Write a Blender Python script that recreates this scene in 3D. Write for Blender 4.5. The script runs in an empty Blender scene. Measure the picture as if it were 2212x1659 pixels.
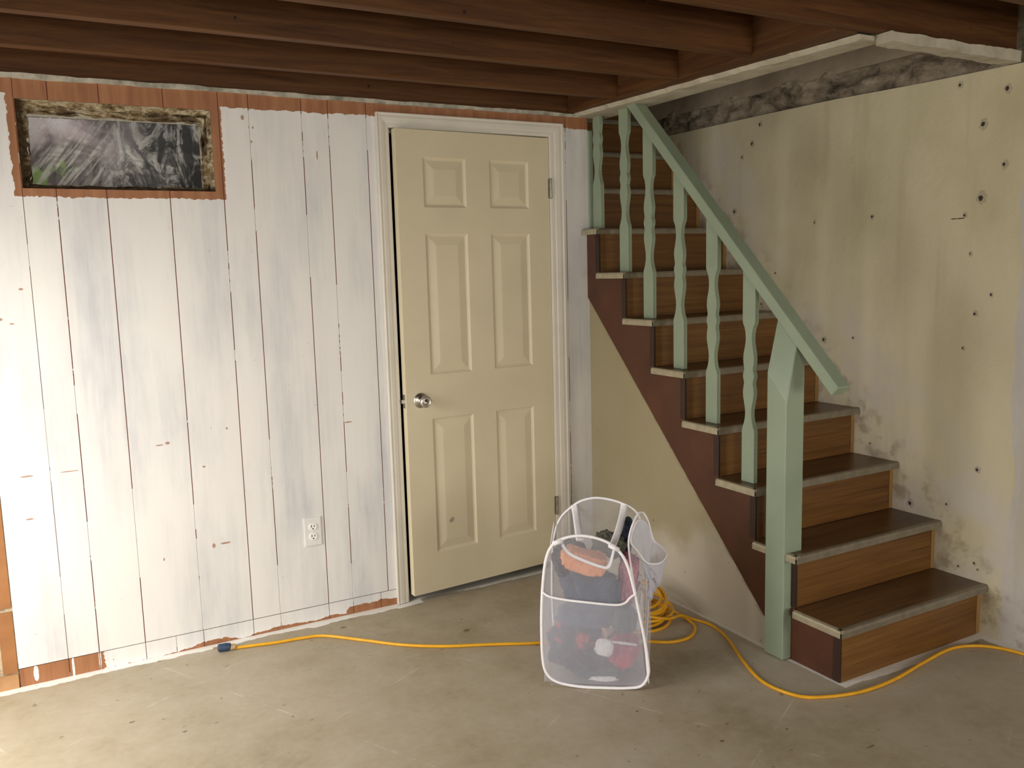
import bpy, bmesh, math, random
from mathutils import Vector, Matrix, noise
random.seed(7)
S = bpy.context.scene
COL = S.collection

# ------------------------------------------------------------------ camera
cam_d = bpy.data.cameras.new('camera'); cam = bpy.data.objects.new('camera', cam_d); COL.objects.link(cam)
RT = Vector((0.8744073, -0.4844555, -0.0267288)); UP = Vector((0.0868423, 0.1020690, 0.9909795)); FW = Vector((0.4773573, 0.8688411, -0.1313212))
cam.matrix_world = Matrix(((RT.x, UP.x, -FW.x, -2.33161), (RT.y, UP.y, -FW.y, -3.45933), (RT.z, UP.z, -FW.z, 1.44546), (0, 0, 0, 1)))
cam_d.sensor_fit = 'HORIZONTAL'; cam_d.sensor_width = 36; cam_d.lens = 1872.84 / 2212 * 36
cam_d.clip_start = 0.05
S.camera = cam

# ------------------------------------------------------------------ world, lights, exposure
W = bpy.data.worlds.new('world'); S.world = W; W.use_nodes = True
W.node_tree.nodes['Background'].inputs[0].default_value = (0.9, 0.95, 1.0, 1)
W.node_tree.nodes['Background'].inputs[1].default_value = 0.3
def area(name, loc, target, sx, sy, power, col):
    d = bpy.data.lights.new(name, 'AREA'); d.shape = 'RECTANGLE'; d.size = sx; d.size_y = sy; d.energy = power; d.color = col
    o = bpy.data.objects.new(name, d); COL.objects.link(o); o.location = loc
    o.rotation_euler = (Vector(target) - Vector(loc)).to_track_quat('-Z', 'Y').to_euler()
    return o
# daylight coming in through a glazed door in the left wall close to the panelling and two windows in the wall behind the camera
area('daylight_side_door', (-3.5, -.8, 0.92), (-2.5, -.9, .36), 1.0, 1.6, 45, (1.0, 0.955, 0.89))
area('daylight_side_door_sky', (-3.4, -1.3, 1.6), (-2.75, -.95, .42), 1.0, .9, 16, (1.0, 0.955, 0.90)).data.spread = 2.2
area('daylight_window', (.4, -5.85, 1.1), (-.2, -4, .4), 1.2, 1.0, 63, (1.0, 0.945, 0.85))
area('daylight_window', (-2.6, -5.85, 1.25), (-2.4, -4, .7), 1.2, 1.0, 56, (1.0, 0.95, 0.87))
S.view_settings.view_transform = 'Standard'; S.view_settings.look = 'None'
S.view_settings.gamma = 1; S.view_settings.use_curve_mapping = False
S.view_settings.exposure = 0.0

# ------------------------------------------------------------------ node helper
class N:
    def __init__(s, name):
        s.m = bpy.data.materials.new(name); s.m.use_nodes = True; s.t = s.m.node_tree; s.t.nodes.clear()
        s.out = s.t.nodes.new('ShaderNodeOutputMaterial')
        s.tc = s.t.nodes.new('ShaderNodeTexCoord'); s.pos = s.tc.outputs['Object']
        s._xyz = None
    def new(s, ty, **kw):
        n = s.t.nodes.new(ty)
        for k, v in kw.items(): setattr(n, k, v)
        return n
    def put(s, sock, v):
        if isinstance(v, bpy.types.NodeSocket): s.t.links.new(v, sock)
        elif isinstance(v, (tuple, list)) and len(v) == 3 and sock.type == 'RGBA': sock.default_value = (*v, 1)
        else: sock.default_value = v
    def xyz(s):
        if not s._xyz:
            n = s.new('ShaderNodeSeparateXYZ'); s.put(n.inputs[0], s.pos); s._xyz = n.outputs
        return s._xyz
    def ma(s, op, a, b=0.0, c=0.0, clamp=False):
        n = s.new('ShaderNodeMath', operation=op); n.use_clamp = clamp
        s.put(n.inputs[0], a); s.put(n.inputs[1], b); s.put(n.inputs[2], c); return n.outputs[0]
    def scl(s, v, vec=None):
        n = s.new('ShaderNodeVectorMath', operation='MULTIPLY'); s.put(n.inputs[0], vec or s.pos); n.inputs[1].default_value = v; return n.outputs[0]
    def noise(s, scale, stretch=(1, 1, 1), detail=4, rough=.55, dist=0.0, off=0.0):
        v = s.scl(stretch)
        if off:
            a = s.new('ShaderNodeVectorMath', operation='ADD'); s.put(a.inputs[0], v); a.inputs[1].default_value = (off, off*.7, off*1.3); v = a.outputs[0]
        n = s.new('ShaderNodeTexNoise'); s.put(n.inputs['Vector'], v); n.inputs['Scale'].default_value = scale
        n.inputs['Detail'].default_value = detail; n.inputs['Roughness'].default_value = rough; n.inputs['Distortion'].default_value = dist
        return n.outputs['Fac']
    def vor(s, scale, stretch=(1, 1, 1)):
        n = s.new('ShaderNodeTexVoronoi'); s.put(n.inputs['Vector'], s.scl(stretch)); n.inputs['Scale'].default_value = scale; return n.outputs['Distance']
    def ramp(s, f, stops, interp='LINEAR'):
        n = s.new('ShaderNodeValToRGB'); s.put(n.inputs[0], f); e = n.color_ramp; e.interpolation = interp
        while len(e.elements) < len(stops): e.elements.new(.5)
        for el, (p, c) in zip(e.elements, stops):
            el.position = p; el.color = (*c, 1) if isinstance(c, (tuple, list)) else (c, c, c, 1)
        return n.outputs[0]
    def sm(s, v, a, b):
        n = s.new('ShaderNodeMapRange', interpolation_type='SMOOTHSTEP'); s.put(n.inputs[0], v)
        n.inputs[1].default_value = a; n.inputs[2].default_value = b; return n.outputs[0]
    def mix(s, f, a, b, mode='MIX'):
        n = s.new('ShaderNodeMix', data_type='RGBA', blend_type=mode); s.put(n.inputs[0], f); s.put(n.inputs[6], a); s.put(n.inputs[7], b); return n.outputs[2]
    def step(s, v, edge): return s.ma('GREATER_THAN', v, edge)
    def band(s, v, a, b): return s.ma('MULTIPLY', s.ma('GREATER_THAN', v, a), s.ma('LESS_THAN', v, b))
    def spots(s, ax, lst, wob):
        """union of irregular ellipses (a, b, ra, rb) on the two axes ax"""
        X = s.xyz(); m = None
        for (a, b, ra, rb) in lst:
            d1 = s.ma('DIVIDE', s.ma('SUBTRACT', X[ax[0]], a), ra); d2 = s.ma('DIVIDE', s.ma('SUBTRACT', X[ax[1]], b), rb)
            q = s.ma('ADD', s.ma('MULTIPLY', d1, d1), s.ma('MULTIPLY', d2, d2))
            m = q if m is None else s.ma('MINIMUM', m, q)
        return s.ma('ADD', m, wob)
    def done(s, col, rough=.6, spec=.3, metal=0.0, bump=None, bs=.3, bd=.01, alpha=None, sheen=0, normal=None, **kw):
        p = s.new('ShaderNodeBsdfPrincipled'); s.put(p.inputs['Base Color'], col); s.put(p.inputs['Roughness'], rough)
        p.inputs['Specular IOR Level'].default_value = spec; p.inputs['Metallic'].default_value = metal
        if sheen: p.inputs['Sheen Weight'].default_value = sheen
        if bump is not None:
            b = s.new('ShaderNodeBump'); b.inputs['Strength'].default_value = bs; b.inputs['Distance'].default_value = bd
            s.put(b.inputs['Height'], bump); s.t.links.new(b.outputs[0], p.inputs['Normal'])
        if alpha is not None: s.put(p.inputs['Alpha'], alpha)
        s.t.links.new(p.outputs[0], s.out.inputs[0]); s.p = p
        return s.m

# ------------------------------------------------------------------ materials
BARE = [(0.3, (.26, .105, .045)), (.55, (.34, .15, .068)), (.75, (.41, .20, .095))]
def panel_paint():
    n = N('brushed white primer on brown panelling'); x, y, z = n.xyz()
    e = n.ma('MULTIPLY', n.ma('SUBTRACT', n.noise(45, (1, 1, 1), 3), .5), .022)
    e2 = n.ma('MULTIPLY', n.ma('SUBTRACT', n.noise(6, (1, 1, 1), 2), .5), .012)
    ee = n.ma('ADD', e, e2)
    top = n.ma('LESS_THAN', n.ma('ADD', z, ee), 2.079)
    out = n.ma('MAXIMUM', n.ma('LESS_THAN', n.ma('ADD', x, ee), -2.347), n.ma('GREATER_THAN', n.ma('ADD', x, ee), -1.647))
    out = n.ma('MAXIMUM', out, n.ma('LESS_THAN', n.ma('ADD', z, ee), 1.737))
    lowf = n.noise(3.0, (1, 0, 0), 2, off=3.3)
    th = n.ma('ADD', n.ma('MULTIPLY', n.ma('LESS_THAN', n.ma('ADD', x, n.ma('MULTIPLY', e, 2.5)), -2.205), .09), n.ma('MULTIPLY', n.sm(lowf, .35, .75), .034))
    th = n.ma('ADD', th, n.ma('MULTIPLY', n.ma('GREATER_THAN', n.ma('ADD', x, n.ma('MULTIPLY', e, 2)), -1.26), .022))
    blot = n.ma('MULTIPLY', n.ma('LESS_THAN', x, -2.1), n.spots((0, 2), [(-2.43, .04, .008, .03), (-2.31, .03, .004, .05), (-2.22, .04, .004, .04)], n.ma('MULTIPLY', e, 110)))
    low = n.ma('GREATER_THAN', n.ma('ADD', z, n.ma('MULTIPLY', e, .9)), th)
    low = n.ma('MAXIMUM', low, n.ma('MULTIPLY', n.ma('LESS_THAN', x, -2.1), n.ma('LESS_THAN', blot, 1.0)))
    low = n.ma('MAXIMUM', low, n.ma('GREATER_THAN', z, .069))
    mask = n.ma('MULTIPLY', n.ma('MULTIPLY', top, out), low)
    # specks and scratches where the primer missed
    sp = n.ma('GREATER_THAN', n.noise(70, (1, 1, .8), 2, off=9), .745)
    sp = n.ma('MULTIPLY', sp, n.ma('GREATER_THAN', n.noise(3, (1, 1, 1), 1, off=5), .5))
    marks = n.spots((0, 2), [(-1.568, 2.043, .006, .009), (-1.545, 2.01, .003, .005), (-1.531, 2.008, .004, .005), (-1.54, 1.955, .004, .006),
        (-1.953, .823, .014, .0025), (-1.925, .828, .008, .005), (-2.262, .765, .03, .002), (-1.785, .401, .006, .010), (-1.74, .404, .02, .004),
        (-1.705, .86, .004, .004), (-1.216, .831, .016, .003), (-2.427, 1.321, .006, .005), (-2.357, 1.422, .007, .004), (-2.395, 1.304, .007, .003),
        (-1.286, 1.915, .003, .018), (-2.395, .765, .02, .003), (-2.4, .61, .012, .003), (-1.97, .38, .003, .006), (-1.8, .72, .006, .004)], n.ma('MULTIPLY', e, 60))
    sp = n.ma('MAXIMUM', sp, n.ma('LESS_THAN', marks, 1.0))
    mask = n.ma('MULTIPLY', mask, n.ma('SUBTRACT', 1.0, n.ma('MULTIPLY', sp, .8)))
    st = n.noise(1.5, (3.0, 1, .9), 5, .58); st2 = n.noise(7, (8, 1, .4), 4, .6, off=2)
    f = n.ma('ADD', n.ma('MULTIPLY', st, .8), n.ma('MULTIPLY', st2, .2))
    white = n.ramp(f, [(.34, (.56, .56, .575)), (.45, (.68, .675, .67)), (.55, (.76, .745, .725)), (.68, (.785, .765, .735))])
    pink = n.noise(1.7, (3, 1, .8), 3, off=12)
    white = n.mix(n.ma('MULTIPLY', n.sm(pink, .5, .75), .3), white, (.68, .63, .63))
    bare = n.ramp(n.noise(5, (7, 1, .6), 5), BARE)
    col = n.mix(mask, bare, white)
    return n.done(col, rough=n.ma('ADD', n.ma('MULTIPLY', f, .25), .42), spec=.35, bump=n.ma('ADD', n.ma('MULTIPLY', mask, .5), n.ma('MULTIPLY', st2, .4)), bs=.25, bd=.003)
def groove_mat():
    n = N('dark red brown groove partly filled with primer'); x, y, z = n.xyz()
    v = n.new('ShaderNodeTexNoise'); sc = n.scl((9, 0, 2.1)); n.put(v.inputs['Vector'], sc); v.inputs['Scale'].default_value = 1.6; v.inputs['Detail'].default_value = 5
    fill = n.ma('GREATER_THAN', n.ma('ADD', v.outputs['Fac'], n.ma('MULTIPLY', n.ma('SUBTRACT', n.noise(55, detail=2), .5), .12)), .545)
    fill = n.ma('MULTIPLY', fill, n.ma('LESS_THAN', z, 2.07))
    return n.done(n.mix(fill, (.19, .062, .042), (.66, .64, .62)), .7, .2)
def bare_panel():
    n = N('bare orange brown panelling'); return n.done(n.ramp(n.noise(5, (7, 1, .6), 5), BARE), .5, .3)
def joist_wood():
    n = N('dark stained joist lumber')
    g = n.noise(3.2, (.7, 12, 12), 6, .65, .6)
    c = n.ramp(g, [(.3, (.048, .0165, .0045)), (.5, (.088, .034, .009)), (.72, (.128, .054, .016))])
    sp = n.ma('LESS_THAN', n.vor(9, (1, 1, 1)), .05)
    return n.done(n.mix(sp, c, (.02, .008, .005)), .62, .25, bump=g, bs=.2, bd=.004)
def header_wood():
    n = N('dark stained header lumber')
    g = n.noise(3.2, (12, .7, 12), 6, .65, .6)
    return n.done(n.ramp(g, [(.3, (.048, .0165, .0045)), (.5, (.088, .034, .009)), (.72, (.128, .054, .016))]), .62, .25, bump=g, bs=.2, bd=.004)
def plaster(name, c1, c2, sc=18):
    n = N(name); g = n.noise(sc, detail=6, rough=.65)
    return n.done(n.ramp(g, [(.3, c1), (.6, c2)]), .85, .15, bump=g, bs=.6, bd=.01)
def concrete_wall():
    n = N('tan painted concrete with nail holes'); x, y, z = n.xyz()
    a = n.noise(1.1, (1, 1, .8), 4, .6); b = n.noise(4.5, (1, 1, .6), 5, .6, off=4); c = n.noise(30, detail=3)
    f = n.ma('ADD', n.ma('MULTIPLY', a, .6), n.ma('MULTIPLY', b, .4))
    col = n.ramp(f, [(.34, (0.540, 0.483, 0.315)), (.48, (0.612, 0.554, 0.386)), (.6, (0.651, 0.580, 0.419)), (.72, (0.715, 0.664, 0.522))])
    # whiter primer along the far right part of the wall and in patches down by the steps
    pr = n.ma('ADD', y, n.ma('MULTIPLY', n.ma('SUBTRACT', n.noise(2.6, (1, 1, .7), 4, off=7), .5), .16))
    prim = n.ma('LESS_THAN', pr, -1.61)
    col = n.mix(n.ma('MULTIPLY', prim, .85), col, n.mix(c, (.5, .48, .47), (.58, .56, .54)))
    diag = n.ma('SUBTRACT', n.ma('ADD', z, n.ma('MULTIPLY', n.ma('SUBTRACT', b, .5), .35)), n.ma('MULTIPLY', n.ma('ADD', y, 1.62), 1.0))
    patch = n.ma('MULTIPLY', n.sm(diag, .62, .38), n.sm(n.noise(3.1, detail=5, off=21), .38, .6))
    col = n.mix(n.ma('MULTIPLY', patch, .75), col, (.60, .55, .50))
    stripe = n.ma('MULTIPLY', n.sm(n.noise(3.0, (1, 3.2, .25), 3, off=15), .55, .72), .4)
    col = n.mix(stripe, col, (.46, .40, .25))
    # dirt rubbed along the steps
    edge = n.ma('SUBTRACT', z, n.ma('ADD', n.ma('MULTIPLY', n.ma('ADD', y, 1.545), 1.0035), .2))
    dirt = n.ma('MULTIPLY', n.sm(edge, .18, .0), n.sm(n.noise(14, detail=6, off=2), .47, .66))
    col = n.mix(n.ma('MULTIPLY', dirt, .5), col, (.22, .14, .08))
    w = n.ma('MULTIPLY', n.ma('SUBTRACT', n.noise(75, detail=3), .5), 3.2)
    H = [(-1.449, 1.659, .021), (-1.445, 1.925, .018), (-1.531, 1.771, .014), (-.975, 1.622, .011), (-1.388, 1.601, .010), (-1.416, 1.457, .009), (-1.505, 1.304, .009),
         (-1.445, 1.232, .011), (-1.401, 1.1, .009), (-.669, 1.617, .010), (-.161, 1.70, .016), (-.278, 2.013, .014), (-.328, 2.096, .013), (-.21, 1.956, .012), (-.735, 1.095, .015),
         (-.893, 1.111, .008), (-1.481, .64, .012), (-1.199, .445, .017), (-1.36, .476, .008), (-1.485, .271, .008), (-.995, .662, .008), (.25, 2.025, .02), (-1.531, 2.036, .015),
         (-1.348, 2.082, .012), (-.737, .987, .012), (-.438, 1.393, .007), (-.35, 1.245, .008), (-1.42, .24, .007), (-1.50, .25, .006)]
    ring = n.spots((1, 2), [(p, q, r, r * 1.15) for p, q, r in H], w)
    core = n.spots((1, 2), [(p + .003, q, r * .42, r * .5) for p, q, r in H] + [(-1.36, 1.59, .03, .002)], w)
    col = n.mix(n.ma('MULTIPLY', n.ma('LESS_THAN', ring, 1.0), .5), col, (.30, .25, .19))
    col = n.mix(n.ma('LESS_THAN', core, 1.0), col, (.045, .035, .03))
    hgt = n.ma('ADD', n.ma('MULTIPLY', n.ma('LESS_THAN', ring, 1.0), -.9), n.ma('ADD', b, n.ma('MULTIPLY', c, .3)))
    return n.done(col, .72, .25, bump=hgt, bs=.3, bd=.012)
def stair_wall_mat():
    n = N('tan painted stair side with primer patch'); x, y, z = n.xyz()
    b = n.noise(3.5, detail=5); c = n.noise(16, detail=5, off=4)
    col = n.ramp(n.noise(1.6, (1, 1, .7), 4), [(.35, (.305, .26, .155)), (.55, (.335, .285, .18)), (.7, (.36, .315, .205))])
    k = n.ma('ADD', n.ma('ADD', z, n.ma('MULTIPLY', y, .25)), n.ma('MULTIPLY', n.ma('SUBTRACT', b, .5), .45))
    col = n.mix(n.ma('MULTIPLY', n.sm(k, .24, .02), .8), col, (.52, .475, .40))
    e = n.ma('SUBTRACT', n.ma('ADD', 1.304, n.ma('MULTIPLY', n.ma('ADD', y, .012), 1.035)), z)
    dirt = n.ma('MULTIPLY', n.sm(e, .045, .0), n.sm(c, .42, .6))
    col = n.mix(n.ma('MULTIPLY', dirt, .75), col, (.13, .08, .04))
    sp = n.ma('GREATER_THAN', n.noise(38, detail=2, off=8), .75)
    col = n.mix(n.ma('MULTIPLY', sp, .7), col, (.16, .12, .07))
    return n.done(col, .65, .3, bump=n.ma('ADD', b, c), bs=.2, bd=.01)
def rough_concrete():
    n = N('broken bare concrete'); g = n.noise(9, (1, 1, 1.6), 8, .7, .4); h = n.noise(3.5, (1, .8, 2.4), 5, .6, off=6)
    col = n.ramp(g, [(.30, (.06, .052, .04)), (.42, (.25, .205, .15)), (.55, (.40, .33, .25)), (.7, (.52, .45, .36))])
    col = n.mix(n.ma('MULTIPLY', n.sm(h, .58, .7), .8), col, (.05, .045, .035))
    return n.done(col, .92, .1, bump=g, bs=1.0, bd=.03)
def floor_mat():
    n = N('stained beige concrete floor'); x, y, z = n.xyz()
    a = n.noise(1.3, detail=6, rough=.6); b = n.noise(5, detail=6, rough=.65, off=4); c = n.noise(42, detail=3, off=2)
    f = n.ma('ADD', n.ma('ADD', n.ma('MULTIPLY', a, .5), n.ma('MULTIPLY', b, .38)), n.ma('MULTIPLY', c, .12))
    col = n.ramp(f, [(.36, (0.293, 0.242, 0.158)), (.46, (0.365, 0.309, 0.218)), (.54, (0.404, 0.348, 0.260)), (.64, (0.447, 0.394, 0.309))])
    # primer slopped onto the floor along the walls and the first step
    e = n.ma('ADD', n.ma('MULTIPLY', n.ma('SUBTRACT', n.noise(4, (1, .4, 1), 4, off=31), .5), .09), n.ma('MULTIPLY', n.ma('SUBTRACT', n.noise(30, detail=3), .5), .02))
    m1 = n.ma('MULTIPLY', n.ma('GREATER_THAN', n.ma('ADD', y, e), -.046), n.ma('LESS_THAN', x, -.93))
    m2 = n.ma('MULTIPLY', n.ma('GREATER_THAN', n.ma('ADD', y, n.ma('MULTIPLY', e, .7)), -.012), n.ma('GREATER_THAN', x, -1.0))
    m3 = n.ma('MULTIPLY', n.ma('GREATER_THAN', n.ma('ADD', y, n.ma('MULTIPLY', e, .6)), -1.553), n.ma('GREATER_THAN', n.ma('ADD', x, n.ma('MULTIPLY', e, .4)), -.02))
    m4 = n.ma('GREATER_THAN', n.ma('ADD', x, n.ma('MULTIPLY', e, .7)), .726)
    m = n.ma('MAXIMUM', n.ma('MAXIMUM', m1, m2), n.ma('MAXIMUM', m3, m4))
    soft = n.ma('MULTIPLY', n.sm(n.ma('ADD', x, n.ma('MULTIPLY', n.ma('SUBTRACT', b, .5), .5)), -.5, .05), n.sm(y, -1.75, -1.3))
    col = n.mix(n.ma('MULTIPLY', soft, .5), col, (.58, .535, .47))
    col = n.mix(m, col, n.mix(c, (.74, .72, .67), (.85, .83, .78)))
    sp = n.ma('MULTIPLY', n.ma('GREATER_THAN', n.noise(24, detail=3, off=11), .715), .6)
    marks = n.spots((0, 1), [(-.383, -1.634, .006, .004), (-.245, -1.835, .02, .004), (-.6, -1.58, .008, .005), (-2.16, -.485, .009, .005), (-2.017, -.641, .008, .005), (-.712, -1.30, .006, .004), (-1.32, -.12, .012, .006), (-.9, -.42, .014, .012)], n.ma('MULTIPLY', n.ma('SUBTRACT', c, .5), 3))
    sp = n.ma('MAXIMUM', sp, n.ma('LESS_THAN', marks, 1.0))
    col = n.mix(sp, col, (.17, .125, .08))
    # faint marks left by old floor tiles
    r = math.radians(28); u = n.ma('ADD', n.ma('MULTIPLY', x, math.cos(r)), n.ma('MULTIPLY', y, math.sin(r)))
    ln = n.ma('LESS_THAN', n.ma('ABSOLUTE', n.ma('SUBTRACT', n.ma('FRACT', n.ma('DIVIDE', n.ma('ADD', u, .9), .62)), .5)), .006)
    v = n.ma('SUBTRACT', n.ma('MULTIPLY', y, math.cos(r)), n.ma('MULTIPLY', x, math.sin(r)))
    ln2 = n.ma('LESS_THAN', n.ma('ABSOLUTE', n.ma('SUBTRACT', n.ma('FRACT', n.ma('DIVIDE', n.ma('ADD', v, .3), .62)), .5)), .005)
    ln = n.ma('MULTIPLY', n.ma('MAXIMUM', ln, ln2), n.sm(b, .46, .62))
    col = n.mix(n.ma('MULTIPLY', ln, .35), col, (.66, .61, .53))
    return n.done(col, n.ma('ADD', n.ma('MULTIPLY', b, .3), .42), .3, bump=n.ma('ADD', n.ma('MULTIPLY', m, .6), n.ma('ADD', b, n.ma('MULTIPLY', c, .4))), bs=.15, bd=.006)
def flat(name, c, rough=.5, spec=.4, var=.12, metal=0.0, sc=6, bs=.08):
    n = N(name); g = n.noise(sc, detail=4)
    d = tuple(v * (1 - var) for v in c); l = tuple(min(1, v * (1 + var)) for v in c)
    return n.done(n.ramp(g, [(.3, d), (.7, l)]), rough, spec, metal, bump=g, bs=bs, bd=.004)
def step_wood(name, lo, mid, hi, rough, spec):
    n = N(name); g = n.noise(3.2, (.55, 9, 16), 6, .65, .35); h = n.noise(1.3, (1, 1.5, 2), 3, off=5); s2 = n.noise(7, (.35, 10, 22), 3, .5, .2, off=8)
    c = n.ramp(n.ma('ADD', n.ma('MULTIPLY', g, .7), n.ma('MULTIPLY', h, .3)), [(.34, lo), (.5, mid), (.66, hi)])
    c = n.mix(n.ma('MULTIPLY', n.sm(s2, .6, .72), .55), c, tuple(v * .35 for v in lo))
    return n.done(c, rough, spec, bump=g, bs=.06, bd=.002)
def cloth(name, c, c2=None, sc=9, th=.55, rough=.9):
    n = N(name); w = n.noise(220, detail=2)
    col = c
    if c2:
        col = n.mix(n.sm(n.noise(sc, detail=3), th, th + .05), c, c2)
    cr = n.noise(13, (1, 1, .7), 5, .6, 1.2)
    return n.done(n.mix(n.ma('MULTIPLY', w, .3), col, tuple(v * .6 for v in c)), rough, .15, bump=n.ma('ADD', n.ma('MULTIPLY', w, .05), cr), bs=.7, bd=.05, sheen=.2)
def net(name, cover, col=(.76, .77, .87)):
    n = N(name); x, y, z = n.xyz()
    p = n.new('ShaderNodeBsdfDiffuse'); n.put(p.inputs[0], col)
    q = n.new('ShaderNodeBsdfTranslucent'); n.put(q.inputs[0], col)
    m = n.new('ShaderNodeMixShader'); m.inputs[0].default_value = .35; n.t.links.new(p.outputs[0], m.inputs[1]); n.t.links.new(q.outputs[0], m.inputs[2])
    tr = n.new('ShaderNodeBsdfTransparent')
    w = n.ma('MULTIPLY', n.ma('ADD', n.ma('SINE', n.ma('MULTIPLY', n.ma('ADD', x, z), 2600)), n.ma('SINE', n.ma('MULTIPLY', n.ma('SUBTRACT', x, z), 2600))), .07)
    fac = n.ma('ADD', n.ma('ADD', cover - .06, w), n.ma('MULTIPLY', n.noise(9, (1, 1, .5), 3), .12))
    o = n.new('ShaderNodeMixShader'); n.put(o.inputs[0], fac); n.t.links.new(tr.outputs[0], o.inputs[1]); n.t.links.new(m.outputs[0], o.inputs[2])
    n.t.links.new(o.outputs[0], n.out.inputs[0]); return n.m
def film_mat():
    n = N('crinkled clear plastic film'); x, y, z = n.xyz()
    m0 = n.new('ShaderNodeMapping'); m0.inputs['Rotation'].default_value = (0, math.radians(52), 0); n.put(m0.inputs[0], n.pos)
    mp = n.new('ShaderNodeMapping'); mp.inputs['Scale'].default_value = (2.4, 1, 24); n.put(mp.inputs[0], m0.outputs[0])
    d = n.new('ShaderNodeTexNoise'); n.put(d.inputs['Vector'], mp.outputs[0]); d.inputs['Scale'].default_value = 2.2; d.inputs['Detail'].default_value = 6; d.inputs['Roughness'].default_value = .62
    g = n.noise(9, (1.6, 1, .7), 8, .7, 1.8); left = n.sm(n.ma('ADD', x, n.ma('MULTIPLY', n.ma('SUBTRACT', g, .5), .25)), -1.98, -2.12)
    h = n.ma('ADD', n.ma('MULTIPLY', d.outputs['Fac'], left), n.ma('MULTIPLY', g, n.ma('SUBTRACT', 1.0, left)))
    mid = n.ma('MULTIPLY', n.sm(z, 1.99, 1.87), n.sm(n.ma('ABSOLUTE', n.ma('ADD', x, 1.98)), .26, .05))
    p = n.new('ShaderNodeBsdfPrincipled'); n.put(p.inputs['Base Color'], (.66, .65, .63)); p.inputs['Roughness'].default_value = .25; p.inputs['Specular IOR Level'].default_value = .8
    b = n.new('ShaderNodeBump'); b.inputs['Strength'].default_value = .9; b.inputs['Distance'].default_value = .02; n.put(b.inputs['Height'], h); n.t.links.new(b.outputs[0], p.inputs['Normal'])
    tr = n.new('ShaderNodeBsdfTransparent'); o = n.new('ShaderNodeMixShader')
    milky = n.ma('ADD', n.ma('MULTIPLY', n.sm(h, .47, .62), .5), n.ma('MULTIPLY', n.ma('ADD', n.ma('MULTIPLY', mid, .35), n.ma('MULTIPLY', left, .1)), n.sm(g, .35, .6)))
    n.put(o.inputs[0], n.ma('ADD', .06, milky, clamp=True)); n.t.links.new(tr.outputs[0], o.inputs[1]); n.t.links.new(p.outputs[0], o.inputs[2])
    n.t.links.new(o.outputs[0], n.out.inputs[0]); return n.m
def surround_mat():
    n = N('crumbling window surround'); x, y, z = n.xyz(); g = n.noise(26, (1, 1, 1.8), 7, .68)
    c = n.ramp(g, [(.33, (.085, .055, .03)), (.45, (.27, .19, .10)), (.55, (.50, .42, .28)), (.68, (.60, .54, .40))])
    br = n.ma('MAXIMUM', n.sm(n.ma('ADD', x, n.ma('MULTIPLY', n.ma('SUBTRACT', g, .5), .05)), -2.285, -2.305), n.sm(z, 1.786, 1.776))
    br = n.ma('MAXIMUM', br, n.ma('MULTIPLY', n.sm(y, .03, .045), n.sm(n.noise(9, off=4), .48, .56)))
    c = n.mix(n.ma('MULTIPLY', br, .85), c, (.075, .042, .02))
    return n.done(c, .9, .1, bump=g, bs=.9, bd=.02)
def well_mat():
    n = N('earth and plants in the window well'); x, y, z = n.xyz()
    a = n.noise(5, detail=5); b = n.noise(7, (1, 1, .6), 4, off=5)
    c = n.ramp(a, [(.3, (.02, .018, .016)), (.42, (.11, .08, .08)), (.52, (.34, .27, .27)), (.7, (.50, .46, .46))])
    left = n.sm(x, -1.85, -2.2)
    c = n.mix(n.ma('MULTIPLY', n.sm(b, .56, .62), left), c, (.20, .30, .07))
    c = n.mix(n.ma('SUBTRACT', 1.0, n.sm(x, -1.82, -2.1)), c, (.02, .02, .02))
    return n.done(c, .9, .1)

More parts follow.
